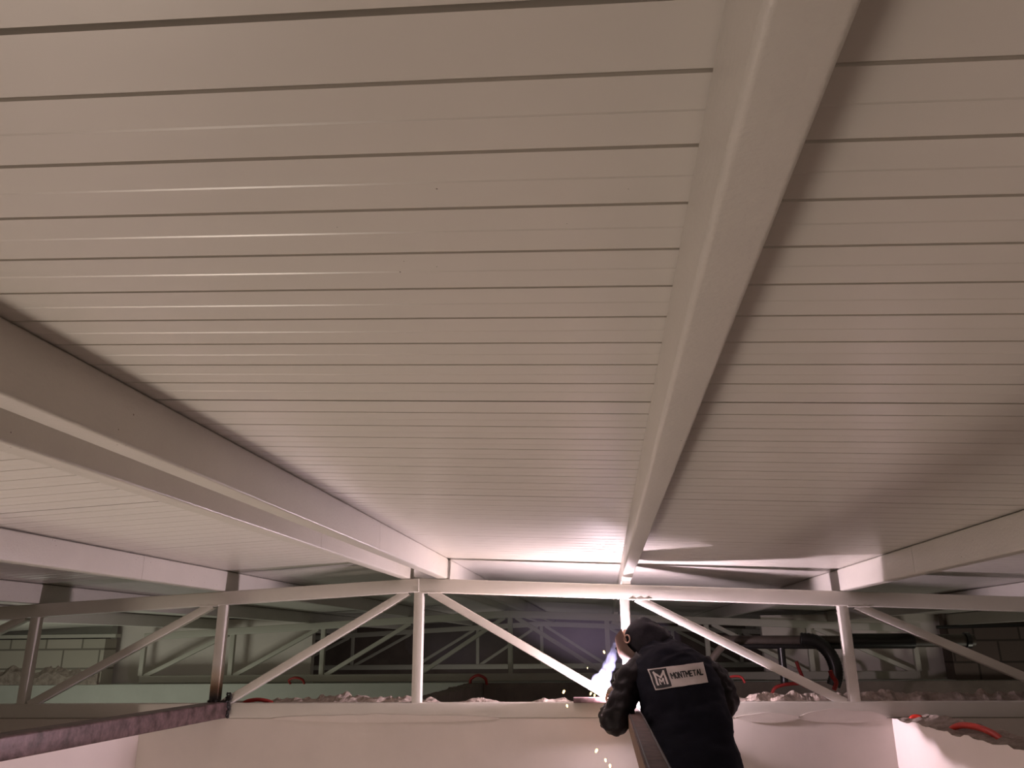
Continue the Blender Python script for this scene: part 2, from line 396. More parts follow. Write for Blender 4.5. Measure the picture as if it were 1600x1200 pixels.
truss(YT, PT, 4, 4, STEEL, 'nearest cream steel roof truss, where the welder is working', 0.3, True)
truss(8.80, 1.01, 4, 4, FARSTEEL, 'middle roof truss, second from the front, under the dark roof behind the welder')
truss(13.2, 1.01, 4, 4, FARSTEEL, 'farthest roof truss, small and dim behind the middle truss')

# ------------------------------------------------------------------ purlins
def purlin(xface, side, label, w=0.055, y0=-1.2, y1=14.2, seams=(), lift=0.0):
    """xface: the vertical face seen from the room; side=+1 body lies to +X of it"""
    xc = xface+side*w/2
    zb = min(zchord(xface), zchord(xface+side*w))-0.0; zt = min(zceil(xface), zceil(xface+side*w))-0.001
    zb = max(zchord(xface), zchord(xface+side*w))+0.0005+lift
    root = empty('purlin', (xc, 4.4, zb), label, 'purlin', 'cream box purlins under the roof panels')
    ys = [y0]+list(seams)+[y1]
    for k, (a, b) in enumerate(zip(ys, ys[1:])):
        bm = bmesh.new(); bar(bm, (xc, a+0.0012, (zb+zt)/2), (xc, b-0.0012, (zb+zt)/2), w, zt-zb, V((1, 0, 0)), 0.007, 4)
        link('tube_section', bm, PURLIN, root, True, 30)
    if lift:
        for yt in (YT, 8.8, 13.2):
            bm = bmesh.new(); box(bm, (xc-w/2+0.004, yt+0.001, zb-lift-0.002), (xc+w/2-0.004, yt+0.058, zb-0.0003), 0.001)
            link('packing_plate', bm, STEEL, root)
    for a in seams:
        bm = bmesh.new(); bar(bm, (xc, a-0.0025, (zb+zt)/2), (xc, a+0.0025, (zb+zt)/2), w-0.002, zt-zb-0.002, V((1, 0, 0)), 0.006, 3)
        link('weld_seam', bm, PURLIN, root, True, 60)
    return root
purlin(0.096, 1, 'wide cream purlin directly overhead, running to the top edge above the welder', 0.052, lift=0.018)
purlin(-0.832, -1, 'right one of the two close purlins at the ridge', 0.055, seams=(3.02,))
purlin(-1.035, -1, 'left one of the two close purlins at the ridge', 0.055, seams=(2.95,))
purlin(-2.075, -1, 'purlin left of the ridge pair, crossing the truss above the burnt post', 0.055, seams=(3.55,))
purlin(1.200, 1, 'purlin meeting the truss right of the welder, with a seam along its face', 0.055, seams=(3.35,))
purlin(-3.165, -1, 'short view of a shaded purlin above the left end of the nearest truss', 0.055)
purlin(2.290, 1, 'pale lit purlin at the right edge, above the end of the nearest truss', 0.055)
purlin(-4.25, -1, 'outer left purlin, dim behind the nearest truss over the pale block wall', 0.055, y0=4.7)
purlin(3.38, 1, 'outer right purlin, dim behind the nearest truss over the brown block wall', 0.055, y0=4.7)

# ------------------------------------------------------------------ rusty new beams coming towards the room
def rusty_beam(x, y0, y1, ztop, w, h, label, plate=True):
    root = empty('rusty_steel_beam', (x, (y0+y1)/2, ztop-h), label, 'steel beam', 'new rusty beams')
    bm = bmesh.new(); bar(bm, (x, y0, ztop-h/2), (x, y1, ztop-h/2), w, h, V((1, 0, 0)), 0.007, 3)
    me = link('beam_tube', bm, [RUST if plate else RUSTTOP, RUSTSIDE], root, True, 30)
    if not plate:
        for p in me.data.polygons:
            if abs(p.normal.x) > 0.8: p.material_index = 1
    bm = bmesh.new(); n = 14
    if plate:
        for k in range(60):
            yy = y1-random.random()*0.02; t = random.random()
            if random.random() < 0.6: px = x+w/2+random.uniform(-0.004, 0.006); pz = ztop-h*t
            else: px = x+random.uniform(-w/2, w/2); pz = ztop+random.uniform(-0.002, 0.006)
            bmesh.ops.create_icosphere(bm, subdivisions=1, radius=random.uniform(0.005, 0.010), matrix=Matrix.Translation((px, yy-0.005, pz)))
        link('burnt_weld', bm, CHAR, root, True, 80)
        bm = bmesh.new()
        for k in range(30):
            px = x+0.06+random.uniform(-0.012, 0.012)-0.05; pz = ztop+0.01+random.random()*0.035
            bmesh.ops.create_icosphere(bm, subdivisions=1, radius=random.uniform(0.004, 0.009), matrix=Matrix.Translation((px+0.045, y1-0.012, pz)))
        link('burnt_weld', bm, CHAR, root, True, 80)
    else:
        for sx in (-1, 1):
            bar(bm, (x+sx*(w/2-0.008), y0, ztop+0.0015), (x+sx*(w/2-0.008), y1, ztop+0.0015), 0.005, 0.004, V((1, 0, 0)), 0.001, 2)
        link('edge_seam', bm, CHAR, root, True, 30)
    return root
rusty_beam(-2.045, 0.6, 4.394, -0.272, 0.11, 0.078, 'rusty steel beam at lower left, welded to the burnt post')
rusty_beam(0.121, 1.2, 4.394, -0.300, 0.068, 0.075, 'rusty steel beam passing under the arm of the welder', False)
# short bar lying on the chord beside the arc
bm = bmesh.new(); bar(bm, (-0.172, 4.386, -0.2675), (0.045, 4.386, -0.2675), 0.072, 0.024, V((0, 1, 0)), 0.002)
o = link('steel_offcut', bm, RUST, None, True, 30); origin(o, (-0.07, 4.385, -0.28)); tag(o, 'short dark steel bar lying on the bottom chord left of the arc', 'steel bar')

# ------------------------------------------------------------------ ducts and red conduits behind the truss (right)
YD = 6.5
root = empty('black_duct', (1.8, YD, -0.04), 'long black duct running level behind the truss, right of the welder', 'duct')
bm = bmesh.new(); tube(bm, [(0.86, YD, 0.016), (1.78, YD, 0.006)], 0.036, 20); link('pipe_section', bm, BROWNPIPE, root, True, 60)
bm = bmesh.new(); tube(bm, [(1.74, YD, 0.004), (2.24, YD, 0.0)], 0.054, 24); s_ = link('pipe_section', bm, BLACKPIPE, root, True, 60)
bm = bmesh.new(); tube(bm, [(2.24, YD, 0.0), (2.66, YD, 0.0)], 0.044, 20); link('pipe_section', bm, BROWNPIPE, root, True, 60)
bm = bmesh.new(); tube(bm, [(2.60, YD, 0.0), (2.63, YD, 0.0)], 0.058, 24); link('flange', bm, BLACKPIPE, root, True, 60)
bm = bmesh.new(); tube(bm, [(0.90, YD-0.03, -0.025), (1.72, YD-0.03, -0.035)], 0.017, 12); link('lower_pipe', bm, BLACKPIPE, root, True, 60)
bm = bmesh.new()
pth = smooth_path([(1.42, YD-0.09, 0.02), (1.52, YD-0.10, 0.005), (1.595, YD-0.11, -0.06), (1.632, YD-0.12, -0.15), (1.632, YD-0.12, -0.23), (1.605, YD-0.12, -0.30)], 9)
tube(bm, pth, 0.046, 18, 0.07); o = link('corrugated_hose', bm, BLACKPIPE, None, True, 60); origin(o, (1.6, YD-0.1, -0.3)); tag(o, 'thick black corrugated hose bending down from the duct', 'hose')
bm = bmesh.new(); tube(bm, [(1.285, YD-0.04, -0.04), (1.285, YD-0.04, -0.30)], 0.027, 16); o = link('drop_pipe', bm, BLACKPIPE, None, True, 60); origin(o, (1.285, YD-0.04, -0.3)); tag(o, 'short vertical black pipe hanging from the duct', 'pipe')
bm = bmesh.new(); tube(bm, smooth_path([(0.66, 6.0, -0.19), (0.73, 6.0, -0.10), (0.80, 6.02, -0.03), (0.86, 6.05, 0.0)], 5), 0.026, 14); o = link('angled_pipe', bm, BROWNPIPE, None, True, 60); origin(o, (0.66, 6.0, -0.19)); tag(o, 'brown pipe slanting up behind the shoulder of the welder', 'pipe')
bm = bmesh.new(); tube(bm, [(3.20, 8.60, 0.125), (5.2, 8.60, 0.150)], 0.016, 8); o = link('black_cable', bm, BLACKPIPE, None, True, 60); origin(o, (3.2, 8.62, 0.15)); tag(o, 'thin black cable stretched along the top of the brown block wall', 'cable')

REDDIM = mat('dim_lit_red_conduit', (0.30, 0.018, 0.015), 0.5)  # same red conduit, the dim light behind the truss put into its colour
def conduit(pts, r, label, m=None):
    bm = bmesh.new(); P = smooth_path(pts, 8); tube(bm, P, r, 10, 0.06)
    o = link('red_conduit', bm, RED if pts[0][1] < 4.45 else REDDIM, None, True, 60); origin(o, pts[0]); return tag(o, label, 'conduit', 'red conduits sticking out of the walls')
conduit([(1.43, 3.87, -0.375), (1.43, 3.85, -0.352), (1.435, 3.76, -0.331), (1.44, 3.62, -0.326), (1.445, 3.50, -0.338), (1.45, 3.43, -0.362)], 0.0125, 'thick bright red conduit loop on top of the right wall')
conduit([(1.42, 4.33, -0.37), (1.43, 4.32, -0.345), (1.46, 4.31, -0.342), (1.47, 4.30, -0.36)], 0.010, 'small red conduit stub at the far end of the right wall top')
conduit([(-3.27, 8.64, -0.36), (-3.27, 8.6, -0.325), (-3.20, 8.58, -0.300), (-3.13, 8.6, -0.320), (-3.12, 8.64, -0.36)], 0.012, 'small red conduit loop above the pale wall at left')
conduit([(-1.36, 8.5, -0.37), (-1.35, 8.5, -0.32), (-1.28, 8.48, -0.285), (-1.21, 8.5, -0.315), (-1.20, 8.55, -0.37)], 0.014, 'dark red conduit loop behind the long diagonal left of the arc')
conduit([(-1.99, 4.56, -0.31), (-1.97, 4.56, -0.282), (-1.90, 4.56, -0.272), (-1.83, 4.56, -0.285), (-1.80, 4.56, -0.31)], 0.010, 'flat red conduit in the rubble beside the burnt post')
conduit([(1.285, 6.0, -0.125), (1.297, 6.0, -0.17), (1.315, 6.0, -0.23), (1.32, 6.0, -0.29)], 0.011, 'thin upright red conduit between hanging pipe and hose')
conduit([(1.10, 6.0, -0.33), (1.13, 6.0, -0.292), (1.20, 6.0, -0.272), (1.30, 6.0, -0.268), (1.34, 6.0, -0.29)], 0.011, 'low red conduit lying under the hanging pipe')
conduit([(1.50, 6.0, -0.185), (1.51, 6.0, -0.22), (1.53, 6.0, -0.26), (1.51, 6.0, -0.31)], 0.015, 'red conduit tangled beside the corrugated hose')
conduit([(0.80, 6.0, -0.235), (0.86, 6.0, -0.218), (0.91, 6.0, -0.225), (0.93, 6.0, -0.26)], 0.008, 'small red conduit end beside the elbow of the welder')
conduit([(2.05, 4.57, -0.32), (2.10, 4.57, -0.275), (2.18, 4.57, -0.268), (2.22, 4.57, -0.31)], 0.012, 'dim red conduit on the wall top at the far right')

# ------------------------------------------------------------------ welding arc, sparks, smoke, haze
bm = bmesh.new(); bmesh.ops.create_icosphere(bm, subdivisions=3, radius=0.012)
for v in bm.verts: v.co *= 1+0.12*noise.noise(v.co*120)
o = link('welding_arc', bm, ARCM); o.location = ARC; tag(o, 'blinding white welding arc at the foot of the diagonal', 'welding arc')
def spark(p, r, lab):
    bm = bmesh.new(); bmesh.ops.create_icosphere(bm, subdivisions=2, radius=r)
    for v in bm.verts: v.co.z *= 1.5; v.co.x *= 0.8+0.2*(v.co.z > 0)
    o = link('spark', bm, SPARKM, None, True); o.location = p; o.rotation_euler = (0, 0.5*random.uniform(-1, 1), 0)
    tag(o, lab, 'spark', 'flying yellow sparks'); return o
for p, r, l in (((-0.009, 4.2, -0.038), 0.0050, 'upper spark beside the face shield'),
                ((-0.093, 4.2, -0.111), 0.0026, 'faint tiny spark high above the diagonal'),
                ((-0.022, 4.2, -0.133), 0.0040, 'spark in the smoke, halfway between arc and face shield'),
                ((-0.212, 4.2, -0.219), 0.0062, 'leftmost large yellow spark, above the steel bar'),
                ((-0.082, 4.2, -0.228), 0.0050, 'left one of two sparks touching above the steel bar'),
                ((-0.064, 4.2, -0.236), 0.0045, 'right one of two sparks touching above the steel bar'),
                ((-0.198, 4.2, -0.283), 0.0050, 'pale spark just below the left end of the steel bar'),
                ((-0.065, 4.2, -0.481), 0.0065, 'falling spark under the elbow, highest of three'),
                ((-0.024, 4.2, -0.522), 0.0052, 'falling spark under the elbow, middle of three'),
                ((-0.004, 4.2, -0.547), 0.0060, 'falling spark at the bottom edge, lowest of three')): spark(p, r, l)

def volume(name, dens, col, nscale, lo, hi, aniso=0.2):
    m = bpy.data.materials.new(name); m.use_nodes = True; nt = m.node_tree
    for n in list(nt.nodes):
        if n.type == 'BSDF_PRINCIPLED': nt.nodes.remove(n)
    v = nt.nodes.new('ShaderNodeVolumeScatter'); v.inputs['Color'].default_value = (*col, 1); v.inputs['Anisotropy'].default_value = aniso
    if nscale:
        tc = nt.nodes.new('ShaderNodeTexCoord'); n = nt.nodes.new('ShaderNodeTexNoise'); n.inputs['Scale'].default_value = nscale
        n.inputs['Detail'].default_value = 4; n.inputs['Distortion'].default_value = 0.8
        nt.links.new(tc.outputs['Object'], n.inputs['Vector'])
        mr = nt.nodes.new('ShaderNodeMapRange'); mr.inputs['From Min'].default_value = lo; mr.inputs['From Max'].default_value = hi
        mr.inputs['To Max'].default_value = dens; nt.links.new(n.outputs['Fac'], mr.inputs[0]); nt.links.new(mr.outputs[0], v.inputs['Density'])
    else: v.inputs['Density'].default_value = dens
    nt.links.new(v.outputs[0], nt.nodes['Material Output'].inputs['Volume']); return m
SMOKE = volume('smoke', 4.0, (0.50, 0.58, 1.0), 24, 0.36, 0.66)
HAZE = volume('haze', 0.14, (0.78, 0.70, 0.97), 0, 0, 0)
bm = bmesh.new()
puffs = [((-0.012, 4.35, -0.200), 0.032), ((-0.048, 4.35, -0.176), 0.034), ((-0.008, 4.35, -0.148), 0.035), ((0.012, 4.345, -0.105), 0.034),
         ((0.028, 4.34, -0.065), 0.027), ((0.040, 4.34, -0.028), 0.019), ((0.046, 4.34, 0.0), 0.012)]
for c, r in puffs: bmesh.ops.create_icosphere(bm, subdivisions=3, radius=r, matrix=Matrix.Translation(c))
o = link('welding_smoke', bm, SMOKE, None, True, None); origin(o, (0, 4.34, -0.2))
md = o.modifiers.new('r', 'REMESH'); md.mode = 'VOXEL'; md.voxel_size = 0.006; md.use_smooth_shade = True
tag(o, 'blue-white smoke curling up from the arc past the face shield', 'smoke', kind='stuff')
bm = bmesh.new(); bmesh.ops.create_icosphere(bm, subdivisions=4, radius=1, matrix=Matrix.Translation((-0.42, 5.75, 0.02)) @ Matrix.Diagonal((0.92, 1.2, 0.255, 1)))
o = link('welding_haze', bm, HAZE); origin(o, (-0.42, 5.75, 0.02)); tag(o, 'thin violet haze drifting behind the truss left of the welder', 'haze', kind='stuff')

# ------------------------------------------------------------------ the welder
person = empty('person', (0.36, 3.85, -1.60), 'person in a dark vest and hood bending over to weld, seen from behind', 'person')
# one continuous body grown from a skeleton
J = {}; E_ = []; order = []
def jn(name, co, r, parent=None):
    J[name] = len(order); order.append((V(co), r))
    if parent: E_.append((J[parent], J[name]))
jn('pelvis', (0.375, 3.82, -0.66), (0.15, 0.11))
jn('waist', (0.355, 3.90, -0.44), (0.125, 0.09), 'pelvis'); jn('chest', (0.325, 4.00, -0.24), (0.15, 0.10), 'waist')
jn('ribs', (0.295, 4.07, -0.12), (0.13, 0.085), 'chest'); jn('neck', (0.245, 4.13, -0.045), (0.055, 0.055), 'ribs')
jn('skull', (0.195, 4.18, 0.010), (0.078, 0.085), 'neck'); jn('crown', (0.172, 4.20, 0.062), (0.062, 0.07), 'skull')
HANDS = {'l': (V((0.050, 4.262, -0.223)), V((-0.35, 0.62, 0.05))), 'r': (V((0.36, 4.36, -0.215)), V((-0.3, 0.9, -0.15)))}
for s, sh, el in (('l', (0.155, 4.07, -0.135), (0.042, 3.985, -0.325)), ('r', (0.452, 4.06, -0.135), (0.532, 4.06, -0.255))):
    jn('sh'+s, sh, (0.062, 0.062), 'ribs'); jn('el'+s, el, (0.045, 0.045), 'sh'+s)
    h, d = HANDS[s]; d = d.normalized(); jn('wr'+s, h-d*0.07, (0.028, 0.024), 'el'+s); jn('palm'+s, h, (0.034, 0.017), 'wr'+s)
    sidev = d.cross(V((0, 0, 1))).normalized()*(1 if s == 'l' else -1); cu = d.cross(sidev).normalized(); cu = cu if cu.z < 0 else -cu
    for f in range(4):
        off = (f-1.5)*0.019; L = (0.033, 0.037, 0.034, 0.027)[f]
        b = h+d*0.028+sidev*off; jn('k%s%d' % (s, f), b, (0.009, 0.009), 'palm'+s)
        b2 = b+d*L*0.85+cu*L*0.35; jn('m%s%d' % (s, f), b2, (0.0085, 0.0085), 'k%s%d' % (s, f))
        b3 = b2+d*L*0.3+cu*L*0.75; jn('t%s%d' % (s, f), b3, (0.0078, 0.0078), 'm%s%d' % (s, f))
        b4 = b3-d*L*0.35+cu*L*0.5; jn('e%s%d' % (s, f), b4, (0.007, 0.007), 't%s%d' % (s, f))
    t1 = h-d*0.02-sidev*0.036+cu*0.012; jn('a'+s, t1, (0.011, 0.011), 'palm'+s)
    jn('b'+s, t1+d*0.03-sidev*0.006+cu*0.018, (0.0095, 0.0095), 'a'+s); jn('c'+s, t1+d*0.05+sidev*0.012+cu*0.026, (0.008, 0.008), 'b'+s)
for s, sx in (('l', -1), ('r', 1)):
    jn('hip'+s, (0.375+sx*0.09, 3.82, -0.74), (0.09, 0.095), 'pelvis'); jn('knee'+s, (0.375+sx*0.12, 3.90, -1.13), (0.058, 0.062), 'hip'+s)
    jn('ankle'+s, (0.375+sx*0.13, 3.84, -1.52), (0.038, 0.042), 'knee'+s); jn('toe'+s, (0.375+sx*0.15, 4.02, -1.565), (0.036, 0.025), 'ankle'+s)
me = bpy.data.meshes.new('body'); me.from_pydata([tuple(c-V(person.location)) for c, r in order], E_, [])
body = bpy.data.objects.new('body', me); C.objects.link(body); body.parent = person
bm = bmesh.new(); bm.from_mesh(me); lay = bm.verts.layers.skin.verify(); bm.verts.ensure_lookup_table()
for v, (c, r) in zip(bm.verts, order): v[lay].radius = r; v[lay].use_root = False
bm.verts[0][lay].use_root = True; bm.to_mesh(me); bm.free(); me.materials.append(SKIN)
sk = body.modifiers.new('s', 'SKIN'); sk.use_smooth_shade = True; sk.branch_smoothing = 0.6; sb = body.modifiers.new('d', 'SUBSURF'); sb.levels = 1; sb.render_levels = 1

# vest: lofted along the bent spine
def ring(c, hw, hd, tilt=0.0, yaw=0.0, lean=0.45):
    a = V((math.cos(tilt)*math.cos(yaw), math.cos(tilt)*math.sin(yaw), math.sin(tilt)))*hw
    t = V((0, lean, 1)).normalized(); b = t.cross(a.normalized()).normalized()*hd
    return (V(c), a, b)
rings = [ring((0.395, 3.80, -0.86), 0.235, 0.150, 0.0, 0.0, 0.1), ring((0.390, 3.81, -0.70), 0.215, 0.140, 0, 0, 0.25),
         ring((0.376, 3.84, -0.56), 0.196, 0.130, 0, 0, 0.35), ring((0.362, 3.89, -0.44), 0.182, 0.122, 0, 0, 0.5),
         ring((0.350, 3.94, -0.335), 0.184, 0.125, 0, 0, 0.55), ring((0.332, 4.00, -0.235), 0.192, 0.130, 0.0, 0, 0.6),
         ring((0.312, 4.05, -0.150), 0.196, 0.122, 0.02, 0, 0.7), ring((0.294, 4.09, -0.090), 0.176, 0.105, 0.05, 0, 0.8),
         ring((0.275, 4.12, -0.050), 0.125, 0.082, 0.10, 0, 0.9), ring((0.255, 4.145, -0.020), 0.080, 0.062, 0.15, 0, 1.0)]
bm = bmesh.new(); RR = interp_rings(rings, 9)
R = loft(bm, RR, 110, 2.5, True, 0.013, 7.0, 3)
vest = link('vest', bm, VEST, person, True, None)
vest['label'] = 'dark navy padded vest'
# quilting seams across the back: slim raised cords following the body surface
def on_ring(rings_, fi, th, off=0.0, ex=2.5):
    i = int(max(0, min(len(rings_)-1.001, fi))); f = fi-i
    def P(r):
        c, a, b = map(V, r); cs, sn = math.cos(th), math.sin(th)
        return c+a*math.copysign(abs(cs)**(2/ex), cs)*1.0+b*math.copysign(abs(sn)**(2/ex), sn), c
    p0, c0 = P(rings_[i]); p1, c1 = P(rings_[min(i+1, len(rings_)-1)]); p = p0.lerp(p1, f); c = c0.lerp(c1, f)
    d = (p-c).normalized(); q = p+d*0.013*wobble(p, 7.0, 3)
    return q+d*off
# which angle faces the camera (towards -Y)?
TB = min((math.radians(a) for a in range(0, 360, 5)), key=lambda t: on_ring(RR, 45, t).y)
for fi in (21.0, 31.0):
    bm = bmesh.new(); tube(bm, [on_ring(RR, fi, TB-1.25+2.5*k/40, 0.0005) for k in range(41)], 0.0022, 6)
    link('quilt_seam', bm, VEST, vest, True, None)
    vest.children  # keeps order
for c in list(vest.children):
    pass

# jacket sleeves
def sleeve(name, pts, rad, m, seed):
    P = smooth_path(pts, 6); n = len(P); rr = [r for r in smooth_path([V((r, 0, 0)) for r in rad], 6)]
    bm = bmesh.new(); rings_ = []; ref = V((0, 0, 1))
    for i, p in enumerate(P):
        t = (P[min(i+1, n-1)]-P[max(i-1, 0)]).normalized(); a = (ref-t*ref.dot(t)).normalized(); b = t.cross(a); ref = a
        fold = 1+0.05*math.sin(i*1.9+seed)
        rings_.append((p, a*rr[i].x*fold, b*rr[i].x*fold))
    loft(bm, rings_, 40, 2.1, True, 0.016, 20.0, seed)
    o = link(name, bm, m, person, True, None); return o
lsl = sleeve('sleeve', [(0.175, 4.075, -0.115), (0.115, 4.045, -0.150), (0.080, 4.01, -0.225), (0.045, 3.985, -0.300), (0.022, 4.01, -0.335), (0.016, 4.08, -0.312), (0.036, 4.16, -0.280), (0.052, 4.218, -0.246)],
       [0.072, 0.070, 0.062, 0.062, 0.058, 0.052, 0.046, 0.040], SLEEVE, 1)
rsl = sleeve('sleeve', [(0.430, 4.07, -0.115), (0.480, 4.055, -0.150), (0.512, 4.05, -0.200), (0.530, 4.05, -0.250), (0.520, 4.09, -0.275), (0.470, 4.18, -0.255), (0.410, 4.26, -0.232), (0.375, 4.315, -0.22)],
       [0.068, 0.068, 0.062, 0.060, 0.056, 0.050, 0.044, 0.038], SLEEVE, 5)
# leather gauntlet over the hand that holds the electrode: mitt with separate fingers and a thumb
def gauntlet(c, d, m, sgn):
    d = V(d).normalized(); sv = d.cross(V((0, 0, 1))).normalized(); uv = sv.cross(d).normalized(); c = V(c)
    bm = bmesh.new()
    loft(bm, interp_rings([(c-d*0.065, sv*0.044, uv*0.040), (c-d*0.035, sv*0.036, uv*0.030), (c, sv*0.046, uv*0.027), (c+d*0.030, sv*0.045, uv*0.024), (c+d*0.042, sv*0.036, uv*0.016)], 3), 24, 2.3, True, 0.004, 30, 2)
    g = link('gauntlet', bm, m, person, True, None)
    for f in range(4):
        b = c+d*0.032+sv*(f-1.5)*0.021; L = (0.030, 0.034, 0.031, 0.025)[f]
        bm = bmesh.new(); tube(bm, smooth_path([b, b+d*L*0.8-uv*L*0.3, b+d*L-uv*L*1.0, b+d*L*0.55-uv*L*1.5], 4), 0.0115, 12); link('gauntlet_finger', bm, m, g, True, None)
    b = c-d*0.015+sv*sgn*0.040-uv*0.010
    bm = bmesh.new(); tube(bm, smooth_path([b, b+d*0.030+sv*sgn*0.006-uv*0.014, b+d*0.050-sv*sgn*0.012-uv*0.026], 4), 0.013, 12); link('gauntlet_thumb', bm, m, g, True, None)
gauntlet((0.050, 4.262, -0.222), (-0.35, 0.62, 0.05), GLOVE, -1)
gauntlet((0.36, 4.355, -0.210), (-0.3, 0.9, -0.15), GLOVE, 1)
# reflective-looking piping along the left sleeve
bm = bmesh.new(); tube(bm, smooth_path([(0.118, 3.975, -0.160), (0.112, 3.950, -0.215), (0.096, 3.925, -0.270), (0.070, 3.915, -0.330)], 6), 0.003, 6)
link('sleeve_piping', bm, mat('grey_piping', (0.12, 0.10, 0.11), 0.5), lsl, True, None)

# hood over the head with gathered collar
hd = V((0.185, 4.185, 0.035)); axis = V((-0.62, 0.18, 0.42)).normalized()
bm = bmesh.new()
hr = []
for t, r1, r2 in ((-0.115, 0.082, 0.080), (-0.085, 0.090, 0.088), (-0.045, 0.088, 0.088), (0.0, 0.086, 0.088), (0.035, 0.078, 0.082), (0.062, 0.060, 0.066), (0.078, 0.036, 0.042), (0.086, 0.010, 0.012)):
    a = axis.cross(V((0, 1, 0))).normalized(); b = axis.cross(a).normalized()
    hr.append((hd+axis*t+V((0.0, 0, -0.004)), a*r1, b*r2))
loft(bm, interp_rings(hr, 3), 36, 2.15, True, 0.012, 14.0, 8)
hood = link('hood', bm, HOODM, person, True, None)
bm = bmesh.new()      # rolled collar
cen = V((0.232, 4.125, -0.012)); ax1 = V((0.085, 0.02, -0.062)); ax2 = V((0.02, 0.085, 0.03))
tube(bm, [cen+V((0, 0, 0.004*math.sin(k*1.3)))+ax1*math.cos(2*math.pi*k/30)+ax2*math.sin(2*math.pi*k/30) for k in range(31)], 0.024, 12)
link('collar', bm, HOODM, hood, True, None)
off_ = V(person.location)
hb_ = BVHTree.FromPolygons([v.co+off_ for v in hood.data.vertices], [tuple(p.vertices) for p in hood.data.polygons])
hit = hb_.ray_cast(V((0, 0, 0)), V((0.232, 4.10, 0.088)).normalized())
kn = hit[0] if hit[0] is not None else V((0.24, 4.12, 0.08))
bm = bmesh.new(); bmesh.ops.create_uvsphere(bm, u_segments=12, v_segments=8, radius=0.011, matrix=Matrix.Translation(kn))
link('cord_stop', bm, mat('cord_stop_tan', (0.22, 0.12, 0.10), 0.5), hood, True, None)

# face: eyes, nose, mouth on the body's head, behind the shield
fd = V((-0.70, 0.38, -0.60)).normalized()
fs = fd.cross(V((0, 0, 1))).normalized(); fu = fs.cross(fd).normalized()
bm = bmesh.new()
fr = []
hc = V((0.165, 4.205, 0.020))
for t, a_, b_ in ((0.03, 0.066, 0.085), (0.055, 0.060, 0.078), (0.075, 0.048, 0.062), (0.086, 0.030, 0.042), (0.091, 0.008, 0.012)):
    fr.append((hc+fd*t, fs*a_, fu*b_))
loft(bm, interp_rings(fr, 2), 24, 2.0); face = link('face', bm, SKIN, person, True, None)
bm = bmesh.new(); bmesh.ops.create_cone(bm, cap_ends=True, segments=10, radius1=0.015, radius2=0.006, depth=0.035, matrix=Matrix.Translation(hc+fd*0.094-fu*0.008) @ fd.to_track_quat('Z', 'Y').to_matrix().to_4x4())
link('nose', bm, SKIN, face, True, None)
for s in (-1, 1):
    bm = bmesh.new(); bmesh.ops.create_uvsphere(bm, u_segments=10, v_segments=8, radius=0.010, matrix=Matrix.Translation(hc+fd*0.078+fs*0.028*s+fu*0.018)); link('eye', bm, WHITEINK, face, True, None)
bm = bmesh.new(); tube(bm, [hc+fd*0.086-fu*0.036+fs*x for x in (-0.02, -0.01, 0, 0.01, 0.02)], 0.004, 8); link('mouth', bm, mat('lips', (0.35, 0.13, 0.11), 0.5), face, True, None)

# welding shield: a curved shell in front of the face
bm = bmesh.new(); n, mrows = 22, 12; hm = hc+V((0.012, 0, 0.0))
def shell(r):
    g = []
    for j in range(mrows+1):
        v = j/mrows; row = []
        for i in range(n+1):
            th = math.radians(-84+168*i/n); z = 0.078-0.170*v
            rr = r*(1.0-0.14*abs(v-0.42)*2)
            row.append(bm.verts.new(hm+fd*(math.cos(th)*rr+0.012)+fs*math.sin(th)*rr*0.86+fu*z+fd*0.018*math.sin(v*math.pi)))
        g.append(row)
    return g
G1 = shell(0.112); G2 = shell(0.107)
for G in (G1, G2):
    for j in range(mrows):
        for i in range(n): bm.faces.new((G[j][i], G[j][i+1], G[j+1][i+1], G[j+1][i]))
for j in range(mrows):
    for i in (0, n): bm.faces.new((G1[j][i], G2[j][i], G2[j+1][i], G1[j+1][i]))
for i in range(n):
    for j in (0, mrows): bm.faces.new((G1[j][i], G2[j][i], G2[j][i+1], G1[j][i+1]))
bmesh.ops.recalc_face_normals(bm, faces=bm.faces)
shield = empty('welding_shield', tuple(hm), 'brown curved welding face shield worn by the welder', 'welding shield')
del shield['label'], shield['category']; shield.parent = person; shield.location = hm-V(person.location)
def link_in(name, bm, m):
    o = link(name, bm, m, None, True, 40); o.data.transform(Matrix.Translation(-hm)); o.parent = shield; return o
link_in('shell', bm, MASK)
bm = bmesh.new(); c = hm+fd*0.128+fu*0.02
for a, b in ((-1, 1),):
    M4 = Matrix.Translation(c) @ fd.to_track_quat('Z', 'Y').to_matrix().to_4x4() @ Matrix.Diagonal((0.05, 0.06, 0.010, 1))
    bmesh.ops.create_cube(bm, size=1, matrix=M4)
link_in('viewing_window', bm, BLACKPIPE)
bm = bmesh.new(); kc = hm+fs*(-0.098)+fd*0.022+fu*0.02
if (hm+fs*0.098).y < (hm-fs*0.098).y: kc = hm+fs*0.098+fd*0.022+fu*0.02
kd = (kc-hm).normalized()
ka = kd.cross(V((0, 0, 1))).normalized(); kb = kd.cross(ka)
tube(bm, [kc+ka*0.018*math.cos(2*math.pi*k/18)+kb*0.018*math.sin(2*math.pi*k/18) for k in range(19)], 0.0035, 8)
link_in('pivot_ring', bm, mat('pivot_pink', (0.42, 0.25, 0.20), 0.4))

